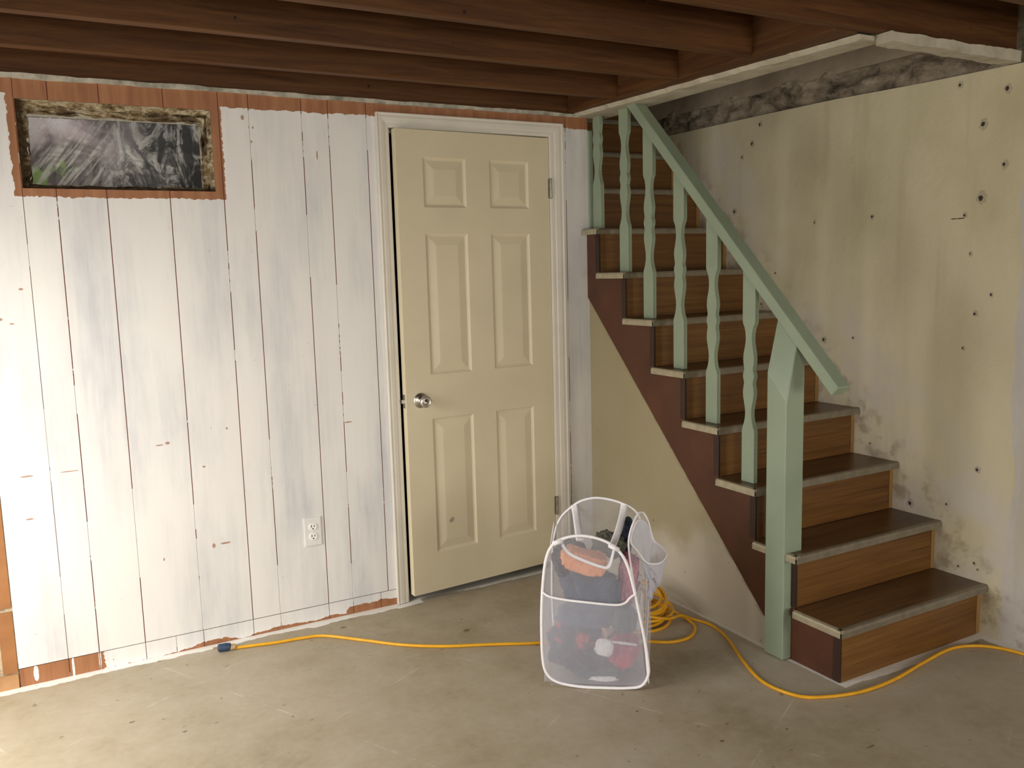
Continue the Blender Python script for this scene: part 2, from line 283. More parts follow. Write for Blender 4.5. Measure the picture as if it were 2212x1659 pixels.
M = dict(panel=panel_paint(), groove=groove_mat(), bare=bare_panel(), joist=joist_wood(), header=header_wood(), floor=floor_mat(),
    cwall=concrete_wall(), swall=stair_wall_mat(), rough=rough_concrete(),
    plaster=plaster('grey white plaster strip', (.22, .205, .16), (.50, .47, .39)), trimw=plaster('chipped cream plaster board', (.33, .295, .22), (.47, .43, .34), 9),
    reveal=plaster('crumbling cream concrete', (.19, .13, .075), (.55, .47, .33), 26), greyboard=plaster('grey brown sill board', (.27, .22, .16), (.38, .315, .24), 5),
    sub=flat('dark subfloor boards', (.045, .019, .009), .8, .1), dark=flat('closet shade black', (.006, .005, .004), .9, 0.0),
    room=flat('pale plain wall', (.62, .58, .5), .8, .2), casing=flat('off white door casing paint', (.66, .62, .54), .42, .4, .06),
    door=flat('beige door paint', (.65, .575, .405), .42, .4, .05, sc=3), steel=flat('satin nickel', (.62, .59, .54), .3, .5, .08, 1.0),
    hinge=flat('dull hinge steel', (.36, .34, .28), .4, .5, .2, 1.0, sc=40), tread=step_wood('dark brown wood tread', (.055, .024, .008), (.10, .046, .015), (.15, .075, .027), .32, .45),
    riser=step_wood('orange brown wood riser', (0.090, 0.036, 0.008), (0.140, 0.061, 0.013), (0.187, 0.090, 0.022), .42, .4),
    nosing=flat('worn metal step nosing', (.23, .20, .15), .38, .4, .15, .45, sc=30), nosing_lit=flat('worn metal return nosing in lit tone', (.40, .355, .25), .38, .4, .15, .3, sc=30), stringer=flat('red brown painted stringer', (.080, .029, .014), .45, .35, .22, sc=5),  # side returns: same metal as the front, side light painted in as lighter cream
    strip=flat('dark brown edge strip', (.035, .017, .011), .45, .35, .2), endstrip=flat('light wood end strip', (.26, .145, .05), .5, .3, .2),
    green=flat('sage green gloss paint', (.265, .325, .235), .36, .45, .07, sc=5), sill=flat('raw sill wood', (.45, .25, .12), .6, .2, .3),
    stud=flat('brown stud board', (.33, .15, .06), .6, .2, .2), plate=flat('painted over outlet plate', (.72, .71, .69), .4, .4, .04), face=flat('white outlet face', (.84, .84, .84), .3, .5, .02),
    slot=flat('black slot', (.01, .01, .01), .5, .2), cord=flat('yellow cord jacket', (.72, .36, .012), .4, .4, .1, sc=30), plug=flat('dark blue plug rubber', (.028, .05, .10), .5, .4, .2, sc=40),
    ptip=flat('translucent tan plug collar', (.36, .25, .13), .4, .4, .2), brass=flat('plug blade brass', (.7, .5, .2), .3, .5, .1, 1.0),
    net=net('white laundry net', .28), net2=net('white laundry net doubled', .29), net3=net('white laundry net bunched', .62), piping=flat('white binding tape', (.84, .82, .86), .75, .2, .05, sc=60, bs=.2),
    navy=cloth('slate blue cloth', (.06, .085, .135)), char=cloth('charcoal cloth', (.04, .042, .045)), orange=cloth('peach orange cloth', (.80, .33, .15)), pink=cloth('dusty pink cloth', (.66, .22, .31)),
    floral=cloth('charcoal flowered cloth', (.035, .035, .045), (.50, .06, .05), 16, .56), red=cloth('crimson cloth', (.55, .02, .07)), teal=cloth('dark teal grey cloth', (.07, .10, .10)),
    white=cloth('white cotton', (.85, .83, .80)), olive=cloth('olive grey cloth', (.12, .12, .085)), quilt=cloth('navy fleece', (.012, .018, .03), (.03, .04, .06), 60, .5), film=film_mat(), well=well_mat(), surround=surround_mat())

# ------------------------------------------------------------------ mesh helpers
def obj(name, bm, mats, parent=None, smooth=False, bevel=0.0, seg=2, keep=False):
    me = bpy.data.meshes.new(name)
    if not keep: bmesh.ops.recalc_face_normals(bm, faces=bm.faces[:])
    bm.to_mesh(me); bm.free()
    for m in (mats if isinstance(mats, (list, tuple)) else [mats]): me.materials.append(m if not isinstance(m, str) else M[m])
    if smooth:
        for p in me.polygons: p.use_smooth = True
    o = bpy.data.objects.new(name, me); COL.objects.link(o)
    if parent: o.parent = parent
    if bevel:
        b = o.modifiers.new('bevel', 'BEVEL'); b.width = bevel; b.segments = seg; b.limit_method = 'ANGLE'
    return o
def struct(o): o['kind'] = 'structure'; return o
def tag(o, label, cat, group=None):
    o['label'] = label; o['category'] = cat
    if group: o['group'] = group
    return o
def empty(name, loc=(0, 0, 0), rz=0.0):
    o = bpy.data.objects.new(name, None); COL.objects.link(o); o.location = loc; o.rotation_euler = (0, 0, rz); o.empty_display_size = .1; return o
def box(bm, x0, x1, y0, y1, z0, z1, mi=0):
    v = [bm.verts.new(p) for p in ((x0, y0, z0), (x1, y0, z0), (x1, y1, z0), (x0, y1, z0), (x0, y0, z1), (x1, y0, z1), (x1, y1, z1), (x0, y1, z1))]
    for f in ((0, 3, 2, 1), (4, 5, 6, 7), (0, 1, 5, 4), (1, 2, 6, 5), (2, 3, 7, 6), (3, 0, 4, 7)):
        bm.faces.new([v[i] for i in f]).material_index = mi
    return v
def B(*a):
    bm = bmesh.new(); box(bm, *a); return bm
def prism(bm, poly, axis, a, b):
    """extrude a 2-D polygon along axis 0 (x) / 1 (y) / 2 (z) from a to b"""
    def P(p, t): return (t, p[0], p[1]) if axis == 0 else ((p[0], t, p[1]) if axis == 1 else (p[0], p[1], t))
    A = [bm.verts.new(P(p, a)) for p in poly]; C = [bm.verts.new(P(p, b)) for p in poly]
    bm.faces.new(A); bm.faces.new(C[::-1]); k = len(poly)
    for i in range(k): bm.faces.new([A[i], A[(i + 1) % k], C[(i + 1) % k], C[i]])
def spline(pts, n=8, closed=False):
    P = [Vector(p) for p in pts]; out = []; k = len(P)
    for i in range(k if closed else k - 1):
        if closed: a, b, c, d = P[(i - 1) % k], P[i], P[(i + 1) % k], P[(i + 2) % k]
        else: a, b, c, d = P[max(i - 1, 0)], P[i], P[i + 1], P[min(i + 2, k - 1)]
        for j in range(n):
            t = j / n
            out.append(.5 * ((2 * b) + (c - a) * t + (2 * a - 5 * b + 4 * c - d) * t * t + (3 * b - a - 3 * c + d) * t ** 3))
    if not closed: out.append(P[-1])
    return out
def tube(bm, path, r, seg=8, closed=False, flat_=1.0, side=None):
    """sweep a circle (or a flattened one) along path"""
    k = len(path); rings = []; prev = None
    for i in range(k):
        if closed: t = path[(i + 1) % k] - path[(i - 1) % k]
        else: t = path[min(i + 1, k - 1)] - path[max(i - 1, 0)]
        t.normalize()
        ref = side if side is not None else (prev if prev is not None else (Vector((0, 0, 1)) if abs(t.z) < .9 else Vector((1, 0, 0))))
        nrm = (ref - t * ref.dot(t)); nrm.normalize(); bi = t.cross(nrm); prev = nrm
        rr = r(i / max(1, k - 1)) if callable(r) else r
        rings.append([bm.verts.new(path[i] + nrm * (math.cos(a) * rr) + bi * (math.sin(a) * rr * flat_)) for a in [2 * math.pi * q / seg for q in range(seg)]])
    for i in range(k if closed else k - 1):
        A, C = rings[i], rings[(i + 1) % k]
        for q in range(seg): bm.faces.new([A[q], A[(q + 1) % seg], C[(q + 1) % seg], C[q]])
    if not closed:
        bm.faces.new(rings[0][::-1]); bm.faces.new(rings[-1])
def lathe(bm, prof, axis='y', seg=28, c=(0, 0, 0)):
    """prof = [(radius, offset along axis)]"""
    rings = []
    for r, h in prof:
        ring = []
        for q in range(seg):
            a = 2 * math.pi * q / seg
            p = (r * math.cos(a), h, r * math.sin(a)) if axis == 'y' else ((h, r * math.cos(a), r * math.sin(a)) if axis == 'x' else (r * math.cos(a), r * math.sin(a), h))
            ring.append(bm.verts.new((p[0] + c[0], p[1] + c[1], p[2] + c[2])))
        rings.append(ring)
    for A, C in zip(rings, rings[1:]):
        for q in range(seg): bm.faces.new([A[q], A[(q + 1) % seg], C[(q + 1) % seg], C[q]])
    bm.faces.new(rings[0][::-1]); bm.faces.new(rings[-1])
def nz(p, s=1.0, o=0.0): return noise.noise(Vector((p[0] * s + o, p[1] * s + o * 1.7, p[2] * s - o)))
def rough_strip(x0, x1, y0, y1, z0, z1, axis, n, amp, freq, seed, ch=(1, 1, 1)):
    """a long box cut into n slices along axis, its edges jittered like broken plaster"""
    bm = bmesh.new(); L = []
    lo, hi = ((x0, x1), (y0, y1), (z0, z1))[axis]
    for i in range(n + 1):
        t = lo + (hi - lo) * i / n; ring = []
        others = [((x0, x1), (y0, y1), (z0, z1))[a] for a in range(3) if a != axis]
        for j, (a, b) in enumerate(((0, 0), (1, 0), (1, 1), (0, 1))):
            p = [others[0][a], others[1][b]]
            da = nz((t, j * 3.1, 0), freq, seed) * amp + nz((t, j * 3.1, 0), freq * 4, seed) * amp * .5
            db = nz((t, j * 5.3, 4), freq, seed + 9) * amp + nz((t, j * 5.3, 0), freq * 5, seed) * amp * .4
            q = [0, 0, 0]; oi = [k for k in range(3) if k != axis]
            q[axis] = t; q[oi[0]] = p[0] + da * ch[oi[0]]; q[oi[1]] = p[1] + db * ch[oi[1]]
            ring.append(bm.verts.new(q))
        L.append(ring)
    for A, C in zip(L, L[1:]):
        for q in range(4): bm.faces.new([A[q], A[(q + 1) % 4], C[(q + 1) % 4], C[q]])
    bm.faces.new(L[0]); bm.faces.new(L[-1][::-1]); return bm

# ------------------------------------------------------------------ measures (metres; x along the panelled wall, y into it, z up)
HC = 2.147            # underside of joists
JT = HC + .235        # top of joists
RW = .77              # right concrete wall
RISE, RUN, Y1, OV = .2025, .2018, -1.545, .03
XN = -.038            # left end of the step nosings
def nose(k): return Y1 + (k - 1) * RUN
WX0, WX1, WZ0, WZ1 = -2.322, -1.684, 1.765, 2.063    # hole of the little window
DX0, DX1, DZ1 = -.984, -.212, 2.036                   # door opening

# ------------------------------------------------------------------ floor, ceiling, walls
bm = bmesh.new(); box(bm, -3.7, 2.0, -6.1, 2.6, -.1, 0); struct(obj('floor', bm, 'floor'))
bm = bmesh.new()
box(bm, -3.7, -.06, -6.1, .2, JT, JT + .03); box(bm, -.06, 1.0, -6.1, -1.56, JT, JT + .03)
struct(obj('ceiling', bm, 'sub'))

def panel_wall():
    bm = bmesh.new()
    G = [-2.323, -2.220, -2.060, -1.848, -1.655, -1.544, -1.341, -1.234, -1.075, -.118]
    bx = sorted(set([-2.483, WX0 - .0006, WX1, DX0, DX1, .006] + [g - .0016 for g in G] + [g + .0016 for g in G]))
    bz = sorted(set([0.0, .0695, WZ0, WZ1, DZ1, 2.138]))
    def hole(a, c):
        if WX0 < a < WX1 and WZ0 < c < WZ1: return True
        if DX0 < a < DX1 and c < DZ1: return True
        if a < DX0 and c < .0695: return True
        return False
    for x0, x1 in zip(bx, bx[1:]):
        for z0, z1 in zip(bz, bz[1:]):
            if hole((x0 + x1) / 2, (z0 + z1) / 2): continue
            g = [q for q in G if abs((x0 + x1) / 2 - q) < .0008]
            if g and x1 - x0 < .004:
                a = [bm.verts.new(p) for p in ((x0, 0, z0), (g[0], .0022, z0), (g[0], .0022, z1), (x0, 0, z1))]
                b = [bm.verts.new(p) for p in ((g[0], .0022, z0), (x1, 0, z0), (x1, 0, z1), (g[0], .0022, z1))]
                for q in (a, b): bm.faces.new(q).material_index = 1
            else:
                bm.faces.new([bm.verts.new(p) for p in ((x0, 0, z0), (x1, 0, z0), (x1, 0, z1), (x0, 0, z1))])
    # body of the wall behind the panelling, open at window and door
    for x0, x1, z0, z1 in ((-3.7, WX0 - .001, 0, HC), (WX0 - .001, WX1, 0, WZ0 - .001), (WX0 - .001, WX1, WZ1 + .001, HC), (WX1, DX0, 0, HC), (DX0, DX1, DZ1, HC), (DX1, .004, 0, HC)):
        box(bm, x0, x1, .006, .2, z0, z1, 2)
    # panel edge on the stair side and at the left end
    for x in (.006, -2.483):
        bm.faces.new([bm.verts.new(p) for p in ((x, 0, 0), (x, .006, 0), (x, .006, 2.138), (x, 0, 2.138))])
    return bm
struct(obj('wall_back', panel_wall(), ['panel', 'groove', 'reveal'], keep=True))
bm = bmesh.new()
cuts = [-2.483, -2.323, -2.22, -2.06, -1.95, -1.848, -1.655, -1.544, -1.341, -1.234, -1.11, -1.036]
for a, b in zip(cuts, cuts[1:]): box(bm, a + .0012, b - .0012, -.0005, .005, 0, .0665)
box(bm, -2.483, -1.036, .002, .005, 0, .066, 1)
struct(obj('baseboard_back', bm, ['panel', 'groove']))
struct(obj('trim_1', rough_strip(-3.2, .02, -.009, .005, 2.130, 2.1455, 0, 170, .0045, 6, 3.1), 'plaster'))
# stub of stud, cream block wall and sill wood past the left end of the panelling
bm = bmesh.new(); box(bm, -2.532, -2.486, .0, .006, .058, .285); box(bm, -2.528, -2.486, 0, .006, .30, 2.118)
struct(obj('trim_2', bm, 'stud'))
struct(obj('trim_3', B(-3.6, -2.486, -.004, .006, 0, .052), 'sill'))

# small closet space behind the door, stairwell above the steps, room shell behind the camera
bm = bmesh.new()
box(bm, -1.05, -.14, .75, .78, 0, 2.1); box(bm, -1.08, -1.05, .2, .78, 0, 2.1); box(bm, -.14, -.11, .2, .78, 0, 2.1); box(bm, -1.08, -.11, .2, .78, 2.1, 2.13)
struct(obj('wall_closet', bm, 'dark'))  # near-black colour stands in for the shade seen through the door gap
bm = bmesh.new()
ys = [-6.1, -1.6, -1.2, -.76, -.35, .4, 2.4]; zt = [2.112, 2.112, 2.118, 2.132, 2.136, 2.138, 2.138]
for i in range(6):
    prism(bm, [(ys[i], 0), (ys[i + 1], 0), (ys[i + 1], zt[i + 1]), (ys[i], zt[i])], 0, RW, RW + .2)
bmesh.ops.remove_doubles(bm, verts=bm.verts, dist=.0005)
struct(obj('wall_right', bm, 'cwall'))
def broken_band():
    bm = bmesh.new(); ny, nzz = 190, 12; g = []
    for i in range(ny + 1):
        y = -1.62 + 2.9 * i / ny; row = []
        for j in range(nzz + 1):
            t = j / nzz; z = 2.105 + t * .16 + .02 * nz((y, 0, 0), 4, 2) * (0 if j == 0 else 1)
            if j == 0: z += .012 * nz((y, 0, 5), 9)
            d = .028 * nz((0, y, z), 7, 1) + .02 * nz((0, y * .6, z), 19, 4) + .012 * nz((0, y, z), 45, 7)
            crack = abs(nz((0, y * .8, z * 1.9), 5, 12)); d -= max(0, .09 - crack) * .35
            row.append(bm.verts.new((RW + .018 - d if j else RW + .03, y, z)))
        g.append(row)
    for i in range(ny):
        for j in range(nzz): bm.faces.new([g[i][j], g[i][j + 1], g[i + 1][j + 1], g[i + 1][j]])
    return bm
struct(obj('trim_4', broken_band(), 'rough', smooth=True))
bm = bmesh.new(); box(bm, RW + .012, RW + .05, -1.62, 1.6, 2.24, 2.42); box(bm, RW + .012, RW + .05, -6.1, -1.62, 2.1, 2.42); struct(obj('trim_5', bm, 'greyboard'))
bm = bmesh.new()
box(bm, RW + .02, RW + .2, -1.62, 2.4, 2.42, 3.4); box(bm, -.2, 1.0, 2.2, 2.4, 2.0, 3.4); box(bm, -.12, -.06, -1.6, 2.4, 2.42, 3.4)
box(bm, -.2, 1.0, -1.66, -1.6, 2.42, 3.4); box(bm, -.2, 1.0, -1.66, 2.4, 3.4, 3.44); box(bm, -.12, -.0, .2, 2.4, 0, 2.5)
struct(obj('wall_stairwell', bm, 'room'))
def wall_with_opening(bm, axis, pos, th, a0, a1, h, o0, o1, z0, z1):
    for p, q, r, s in ((a0, o0, 0, h), (o1, a1, 0, h), (o0, o1, 0, z0), (o0, o1, z1, h)):
        if q - p < 1e-4 or s - r < 1e-4: continue
        if axis == 0: box(bm, pos, pos + th, p, q, r, s)
        else: box(bm, p, q, pos, pos + th, r, s)
bm = bmesh.new(); wall_with_opening(bm, 0, -3.7, .1, -6.1, .2, JT, -1.85, -.28, .06, 2.05); struct(obj('wall_left', bm, 'room'))
bm = bmesh.new(); wall_with_opening(bm, 1, -6.1, .1, -3.7, -1.4, JT, -3.25, -1.95, .7, 1.8); wall_with_opening(bm, 1, -6.1, .1, -1.4, 1.0, JT, -.25, .95, .5, 1.8); struct(obj('wall_front', bm, 'room'))

# ------------------------------------------------------------------ joists and stairwell framing
JX = -.092
for k, (lab) in enumerate(['dark brown ceiling joist resting right above the panelled wall', 'dark brown ceiling joist nearest in front of the panelled wall', 'dark brown ceiling joist, second out from the panelled wall',
                           'dark brown ceiling joist, third out from the panelled wall']):
    y = -.389 * k if k else -.0
    bm = bmesh.new(); box(bm, -3.59, JX, y, y + .04, HC, JT - .002)
    tag(obj('ceiling_joist', bm, 'joist', bevel=.003), lab, 'joist', 'ceiling joists')
bm = bmesh.new(); box(bm, -3.59, RW - .004, -1.5576, -1.5176, HC + .004, JT - .002)
tag(obj('ceiling_joist', bm, 'joist', bevel=.003), 'long dark brown ceiling beam crossing in front of the stair opening', 'joist', 'ceiling joists')
for k, w in enumerate(('first', 'second', 'third', 'fourth', 'fifth', 'sixth', 'seventh', 'eighth', 'ninth', 'tenth')):
    y = -1.5576 - .389 * (k + 1); bm = bmesh.new(); box(bm, -3.59, RW - .004, y, y + .04, HC + .004, JT - .002)
    tag(obj('ceiling_joist', bm, 'joist', bevel=.003), 'dark brown ceiling joist, %s one on the viewer side of the long stair beam' % w, 'joist', 'ceiling joists')
bm = bmesh.new(); prism(bm, [(-.10, -1.516), (.005, -1.516), (-.035, .04), (-.10, .04)], 2, HC, JT - .002)
bm2 = obj('header_beam', bm, 'header', bevel=.003); tag(bm2, 'dark brown header beam the joists butt into, along the stair opening', 'beam')
def header_trim():
    bm = bmesh.new(); n = 70; L = []
    for i in range(n + 1):
        t = i / n; y = .06 - 1.575 * t; x0 = -.078 + .088 * t + .008 * nz((y, 0, 0), 9, 3) + .006 * nz((y, 0, 0), 30, 3); x1 = .098 + .022 * t + .003 * nz((y, 3, 0), 6, 3)
        z = 2.1465
        L.append([bm.verts.new(p) for p in ((x0, y, z), (x0 + .012, y, z - .016 + .005 * nz((y, 7, 1), 14)), (x1, y, z - .014), (x1, y, z + .20), (x1 - .03, y, z + .2), (x1 - .03, y, z))])
    for A, C in zip(L, L[1:]):
        for q in range(6): bm.faces.new([A[q], A[(q + 1) % 6], C[(q + 1) % 6], C[q]])
    bm.faces.new(L[0]); bm.faces.new(L[-1][::-1]); return bm
struct(obj('trim_6', header_trim(), 'trimw'))
struct(obj('trim_7', rough_strip(.085, RW - .002, -1.575, -1.516, 2.117, 2.15, 0, 50, .006, 9, 5.5), 'trimw'))

# ------------------------------------------------------------------ small window with plastic film
def window_surround():
    bm = bmesh.new()
    O = [(WX0, WZ0), (WX1, WZ0), (WX1, WZ1), (WX0, WZ1)]
    I = [(-2.288, 1.782), (-1.722, 1.782), (-1.716, 2.016), (-2.284, 2.022)]
    seg = 40
    prof = [(0.0, .004), (.12, .022), (.3, .03), (.38, .046), (.62, .044), (.8, .058), (.9, .05), (1.0, .066)]
    rings = []
    for t, d in prof:
        ring = []
        for s in range(4):
            for i in range(seg):
                u = i / seg; a = Vector(O[s]).lerp(Vector(O[(s + 1) % 4]), u); b = Vector(I[s]).lerp(Vector(I[(s + 1) % 4]), u); p = a.lerp(b, t)
                j = 0 if t in (0.0,) else (.009 if t < 1 else .003)
                q = (p.x + j * nz((p.x, t * 7, p.y), 17, 2) + .6 * j * nz((p.x, t * 9, p.y), 60, 5), d + 1.4 * j * nz((p.x, t * 3, p.y), 22, 8) + j * nz((p.x, t * 3, p.y), 55, 8), p.y + j * nz((p.x, t * 5, p.y), 19, 11) + .6 * j * nz((p.x, t, p.y), 60, 3))
                ring.append(bm.verts.new(q))
        rings.append(ring)
    k = len(rings[0])
    for A, C in zip(rings, rings[1:]):
        for q in range(k): bm.faces.new([A[q], A[(q + 1) % k], C[(q + 1) % k], C[q]])
    return bm
win = struct(empty('window_1', (0, 0, 0)))
obj('window_surround', window_surround(), 'surround', win)
def film_mesh():
    bm = bmesh.new(); nx, nzz = 110, 50; g = []
    for i in range(nx + 1):
        row = []
        for j in range(nzz + 1):
            u, v = i / nx, j / nzz; x = -2.292 + .578 * u; z = 1.779 + (.243 - .006 * u) * v
            ed = min(1, 9 * min(u, 1 - u)) * min(1, 6 * min(v, 1 - v))
            fan = math.atan2(v - .45, (u - .52) * 2.2)
            w = .0055 * nz((fan * 2.6, u * .8, v * .8), 4.2, 2) + .004 * nz((fan * 7, u, v), 5, 4) + .004 * nz((x, 0, z), 26, 5)
            row.append(bm.verts.new((x, .064 + w * ed, z)))
        g.append(row)
    for i in range(nx):
        for j in range(nzz): bm.faces.new([g[i][j], g[i + 1][j], g[i + 1][j + 1], g[i][j + 1]])
    return bm
obj('plastic_film', film_mesh(), 'film', win, smooth=True)
bm = bmesh.new()
for a, b, c, d in ((-2.296, -1.712, 1.774, 1.781), (-2.296, -1.712, 2.015, 2.024), (-2.296, -2.289, 1.774, 2.024), (-1.720, -1.712, 1.774, 2.02)): box(bm, a, b, .060, .075, c, d)
obj('window_frame', bm, M['hinge'], win)
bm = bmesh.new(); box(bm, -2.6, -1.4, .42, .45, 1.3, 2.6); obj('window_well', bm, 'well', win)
def wl(): 
    d = bpy.data.lights.new('daylight_window_well', 'AREA'); d.size = .5; d.size_y = .2; d.shape = 'RECTANGLE'; d.energy = 5; d.color = (.95, 1, 1)
    o = bpy.data.objects.new('daylight_window_well', d); COL.objects.link(o); o.location = (-2.1, .3, 2.45); o.rotation_euler = (.25, 0, 0)
wl()

# ------------------------------------------------------------------ door
def casing():
    bm = bmesh.new()
    prof = [(0, .002), (0, -.011), (.006, -.013), (.018, -.0135), (.022, -.016), (.036, -.0175), (.044, -.0165), (.050, -.019), (.053, -.018), (.053, .002)]
    L = []
    for px, pz, sx, sz in ((DX0, .002, -1, 0), (DX0, DZ1, -1, 1), (DX1, DZ1, 1, 1), (DX1, .002, 1, 0)):
        L.append([bm.verts.new((px + sx * d * (1.0 if sx < 0 else 1.38), h, pz + sz * d * 1.12)) for d, h in prof])
    for A, C in zip(L, L[1:]):
        for q in range(len(prof) - 1): bm.faces.new([A[q], A[q + 1], C[q + 1], C[q]])
    return bm
struct(obj('trim_8', casing(), 'casing'))
door = struct(empty('door_1', (DX1 - .002, -.006, 0), math.radians(2.9)))
DW, DB, DT = .757, .04, 2.030
def door_slab():
    bm = bmesh.new(); xs = [-DW]; th = .035
    pw = [(-.637, -.433), (-.315, -.112)]; pz = [(.212, .812), (1.002, 1.604), (1.713, 1.92)]
    bx = [-DW, -.637, -.433, -.315, -.112, 0]; bz = [DB, .212, .812, 1.002, 1.604, 1.713, 1.92, DT]
    def V(x, y, z): return bm.verts.new((x, y, z if z > DB + 1e-6 else z + .010 * (x + DW) / DW - .006))
    for i in range(5):
        for j in range(7):
            x0, x1, z0, z1 = bx[i], bx[i + 1], bz[j], bz[j + 1]
            if i in (1, 3) and j in (1, 3, 5):
                prev = [(x0, z0), (x1, z0), (x1, z1), (x0, z1)]; pd = 0.0
                for ins, d in ((.007, .0042), (.013, .006), (.020, .0052), (.048, .0012), (.052, .001)):
                    cur = [(x0 + ins, z0 + ins), (x1 - ins, z0 + ins), (x1 - ins, z1 - ins), (x0 + ins, z1 - ins)]
                    for q in range(4):
                        a, b = prev[q], prev[(q + 1) % 4]; c, e = cur[(q + 1) % 4], cur[q]
                        bm.faces.new([V(a[0], pd, a[1]), V(b[0], pd, b[1]), V(c[0], d, c[1]), V(e[0], d, e[1])])
                    prev, pd = cur, d
                bm.faces.new([V(p[0], pd, p[1]) for p in prev])
            else:
                bm.faces.new([V(x0, 0, z0), V(x1, 0, z0), V(x1, 0, z1), V(x0, 0, z1)])
    for a, b in (((-DW, DB), (-DW, DT)), ((-DW, DT), (0, DT)), ((0, DT), (0, DB)), ((0, DB), (-DW, DB))):
        bm.faces.new([V(a[0], 0, a[1]), V(b[0], 0, b[1]), V(b[0], th, b[1]), V(a[0], th, a[1])])
    bm.faces.new([V(-DW, th, DB), V(-DW, th, DT), V(0, th, DT), V(0, th, DB)])
    bmesh.ops.remove_doubles(bm, verts=bm.verts, dist=.0002)
    return bm
slab = obj('door_slab', door_slab(), 'door', door)
bm = bmesh.new(); lathe(bm, [(.0, .012), (.032, .012), (.033, .0), (.0335, -.003), (.029, -.0075), (.020, -.0105), (.013, -.013), (.0125, -.030), (.016, -.034), (.0235, -.040), (.0262, -.050), (.0245, -.058), (.019, -.0615), (.0185, -.0595), (.012, -.0585), (.0115, -.061), (0, -.061)], 'y', 32, (-DW + .066, -.0005, .897))
kn = obj('door_knob', bm, 'steel', slab, smooth=True)
bm = bmesh.new(); box(bm, -DW - .0025, -DW + .0005, .006, .029, .868, .926); box(bm, -DW - .013, -DW, .011, .024, .889, .905)
obj('door_latch', bm, 'steel', slab, bevel=.001)
for z in (.318, 1.805):
    bm = bmesh.new(); lathe(bm, [(0, z - .046), (.0035, z - .046), (.0065, z - .043), (.0065, z + .043), (.0035, z + .046), (0, z + .046)], 'z', 12, (.004, -.0075, 0)); box(bm, -.006, .004, -.002, .002, z - .043, z + .043)
    obj('door_hinge', bm, 'hinge', door, smooth=False)
bm = bmesh.new(); lathe(bm, [(0, -.0008), (.012, -.0008), (.012, .001), (0, .001)], 'y', 14, (-.56, .0015, .345))
for v in bm.verts: v.co.x += .35 * (v.co.z - .345); v.co.x += .0
obj('paint_chip', bm, flat('dull beige door chip', (.36, .31, .23), .6, .2), slab)
bm = bmesh.new()
box(bm, DX0 - .004, DX0 + .001, .0, .12, 0, DZ1); box(bm, DX1 - .001, DX1 + .004, .0, .12, 0, DZ1); box(bm, DX0, DX1, .0, .12, DZ1 - .001, DZ1 + .004)
box(bm, DX0, DX0 + .012, .05, .085, 0, DZ1); box(bm, DX1 - .012, DX1, .05, .085, 0, DZ1); box(bm, DX0, DX1, .05, .085, DZ1 - .012, DZ1)
struct(obj('trim_9', bm, 'casing'))

# ------------------------------------------------------------------ wall outlet
out = empty('wall_outlet', (-1.392, 0, .391)); tag(out, 'white double power outlet with painted over cover on the panelled wall', 'outlet')
bm = bmesh.new(); box(bm, -.036, .036, -.0055, 0, -.060, .060); obj('cover_plate', bm, 'plate', out, bevel=.002)
for dz in (.0205, -.0205):
    bm = bmesh.new(); lathe(bm, [(0, -.0035), (.0165, -.0035), (.0172, -.0075), (.0165, -.0085), (0, -.0085)], 'y', 24, (0, 0, dz))
    for v in bm.verts: v.co.z = dz + max(-.0138, min(.0138, v.co.z - dz))
    r = obj('receptacle', bm, 'face', out)
    bm = bmesh.new(); box(bm, -.0078, -.0048, -.0090, -.0083, dz - .001, dz + .0085); box(bm, .0044, .0072, -.0090, -.0083, dz - .0005, dz + .0075)
    lathe(bm, [(0, -.0090), (.003, -.0090), (.003, -.0083), (0, -.0083)], 'y', 10, (0, 0, dz - .0075)); obj('slot', bm, 'slot', r)
bm = bmesh.new(); lathe(bm, [(0, -.0070), (.0028, -.0068), (.003, -.005), (0, -.005)], 'y', 12); obj('screw', bm, 'plate', out)

# ------------------------------------------------------------------ stairs
struct_wall = bmesh.new(); prism(struct_wall, [(.2, 0), (-1.255, 0), (-1.21, .055), (0, 1.316), (.2, 1.5)], 0, .004, .05)
struct(obj('wall_stair', struct_wall, 'swall'))
stairs = empty('staircase', (.37, -1.515, 0)); tag(stairs, 'brown wooden staircase with metal edged steps rising along the concrete wall', 'staircase')
def P0(o, root): o.parent = root; o.matrix_parent_inverse = Matrix.Translation(root.location).inverted(); return o
bm = bmesh.new(); poly = [(0.0, 1.304), (-1.275, 0.0), (Y1 + OV + .002, 0.0)]
for k in range(1, 9):
    ry = nose(k) + OV + .002; poly.append((ry, k * RISE - .022))
    if k < 8: poly.append((nose(k + 1) + OV + .002, k * RISE - .022))
poly.append((0.0, 8 * RISE - .022)); prism(bm, poly, 0, -.006, .012)
P0(obj('stringer', bm, 'stringer'), stairs)
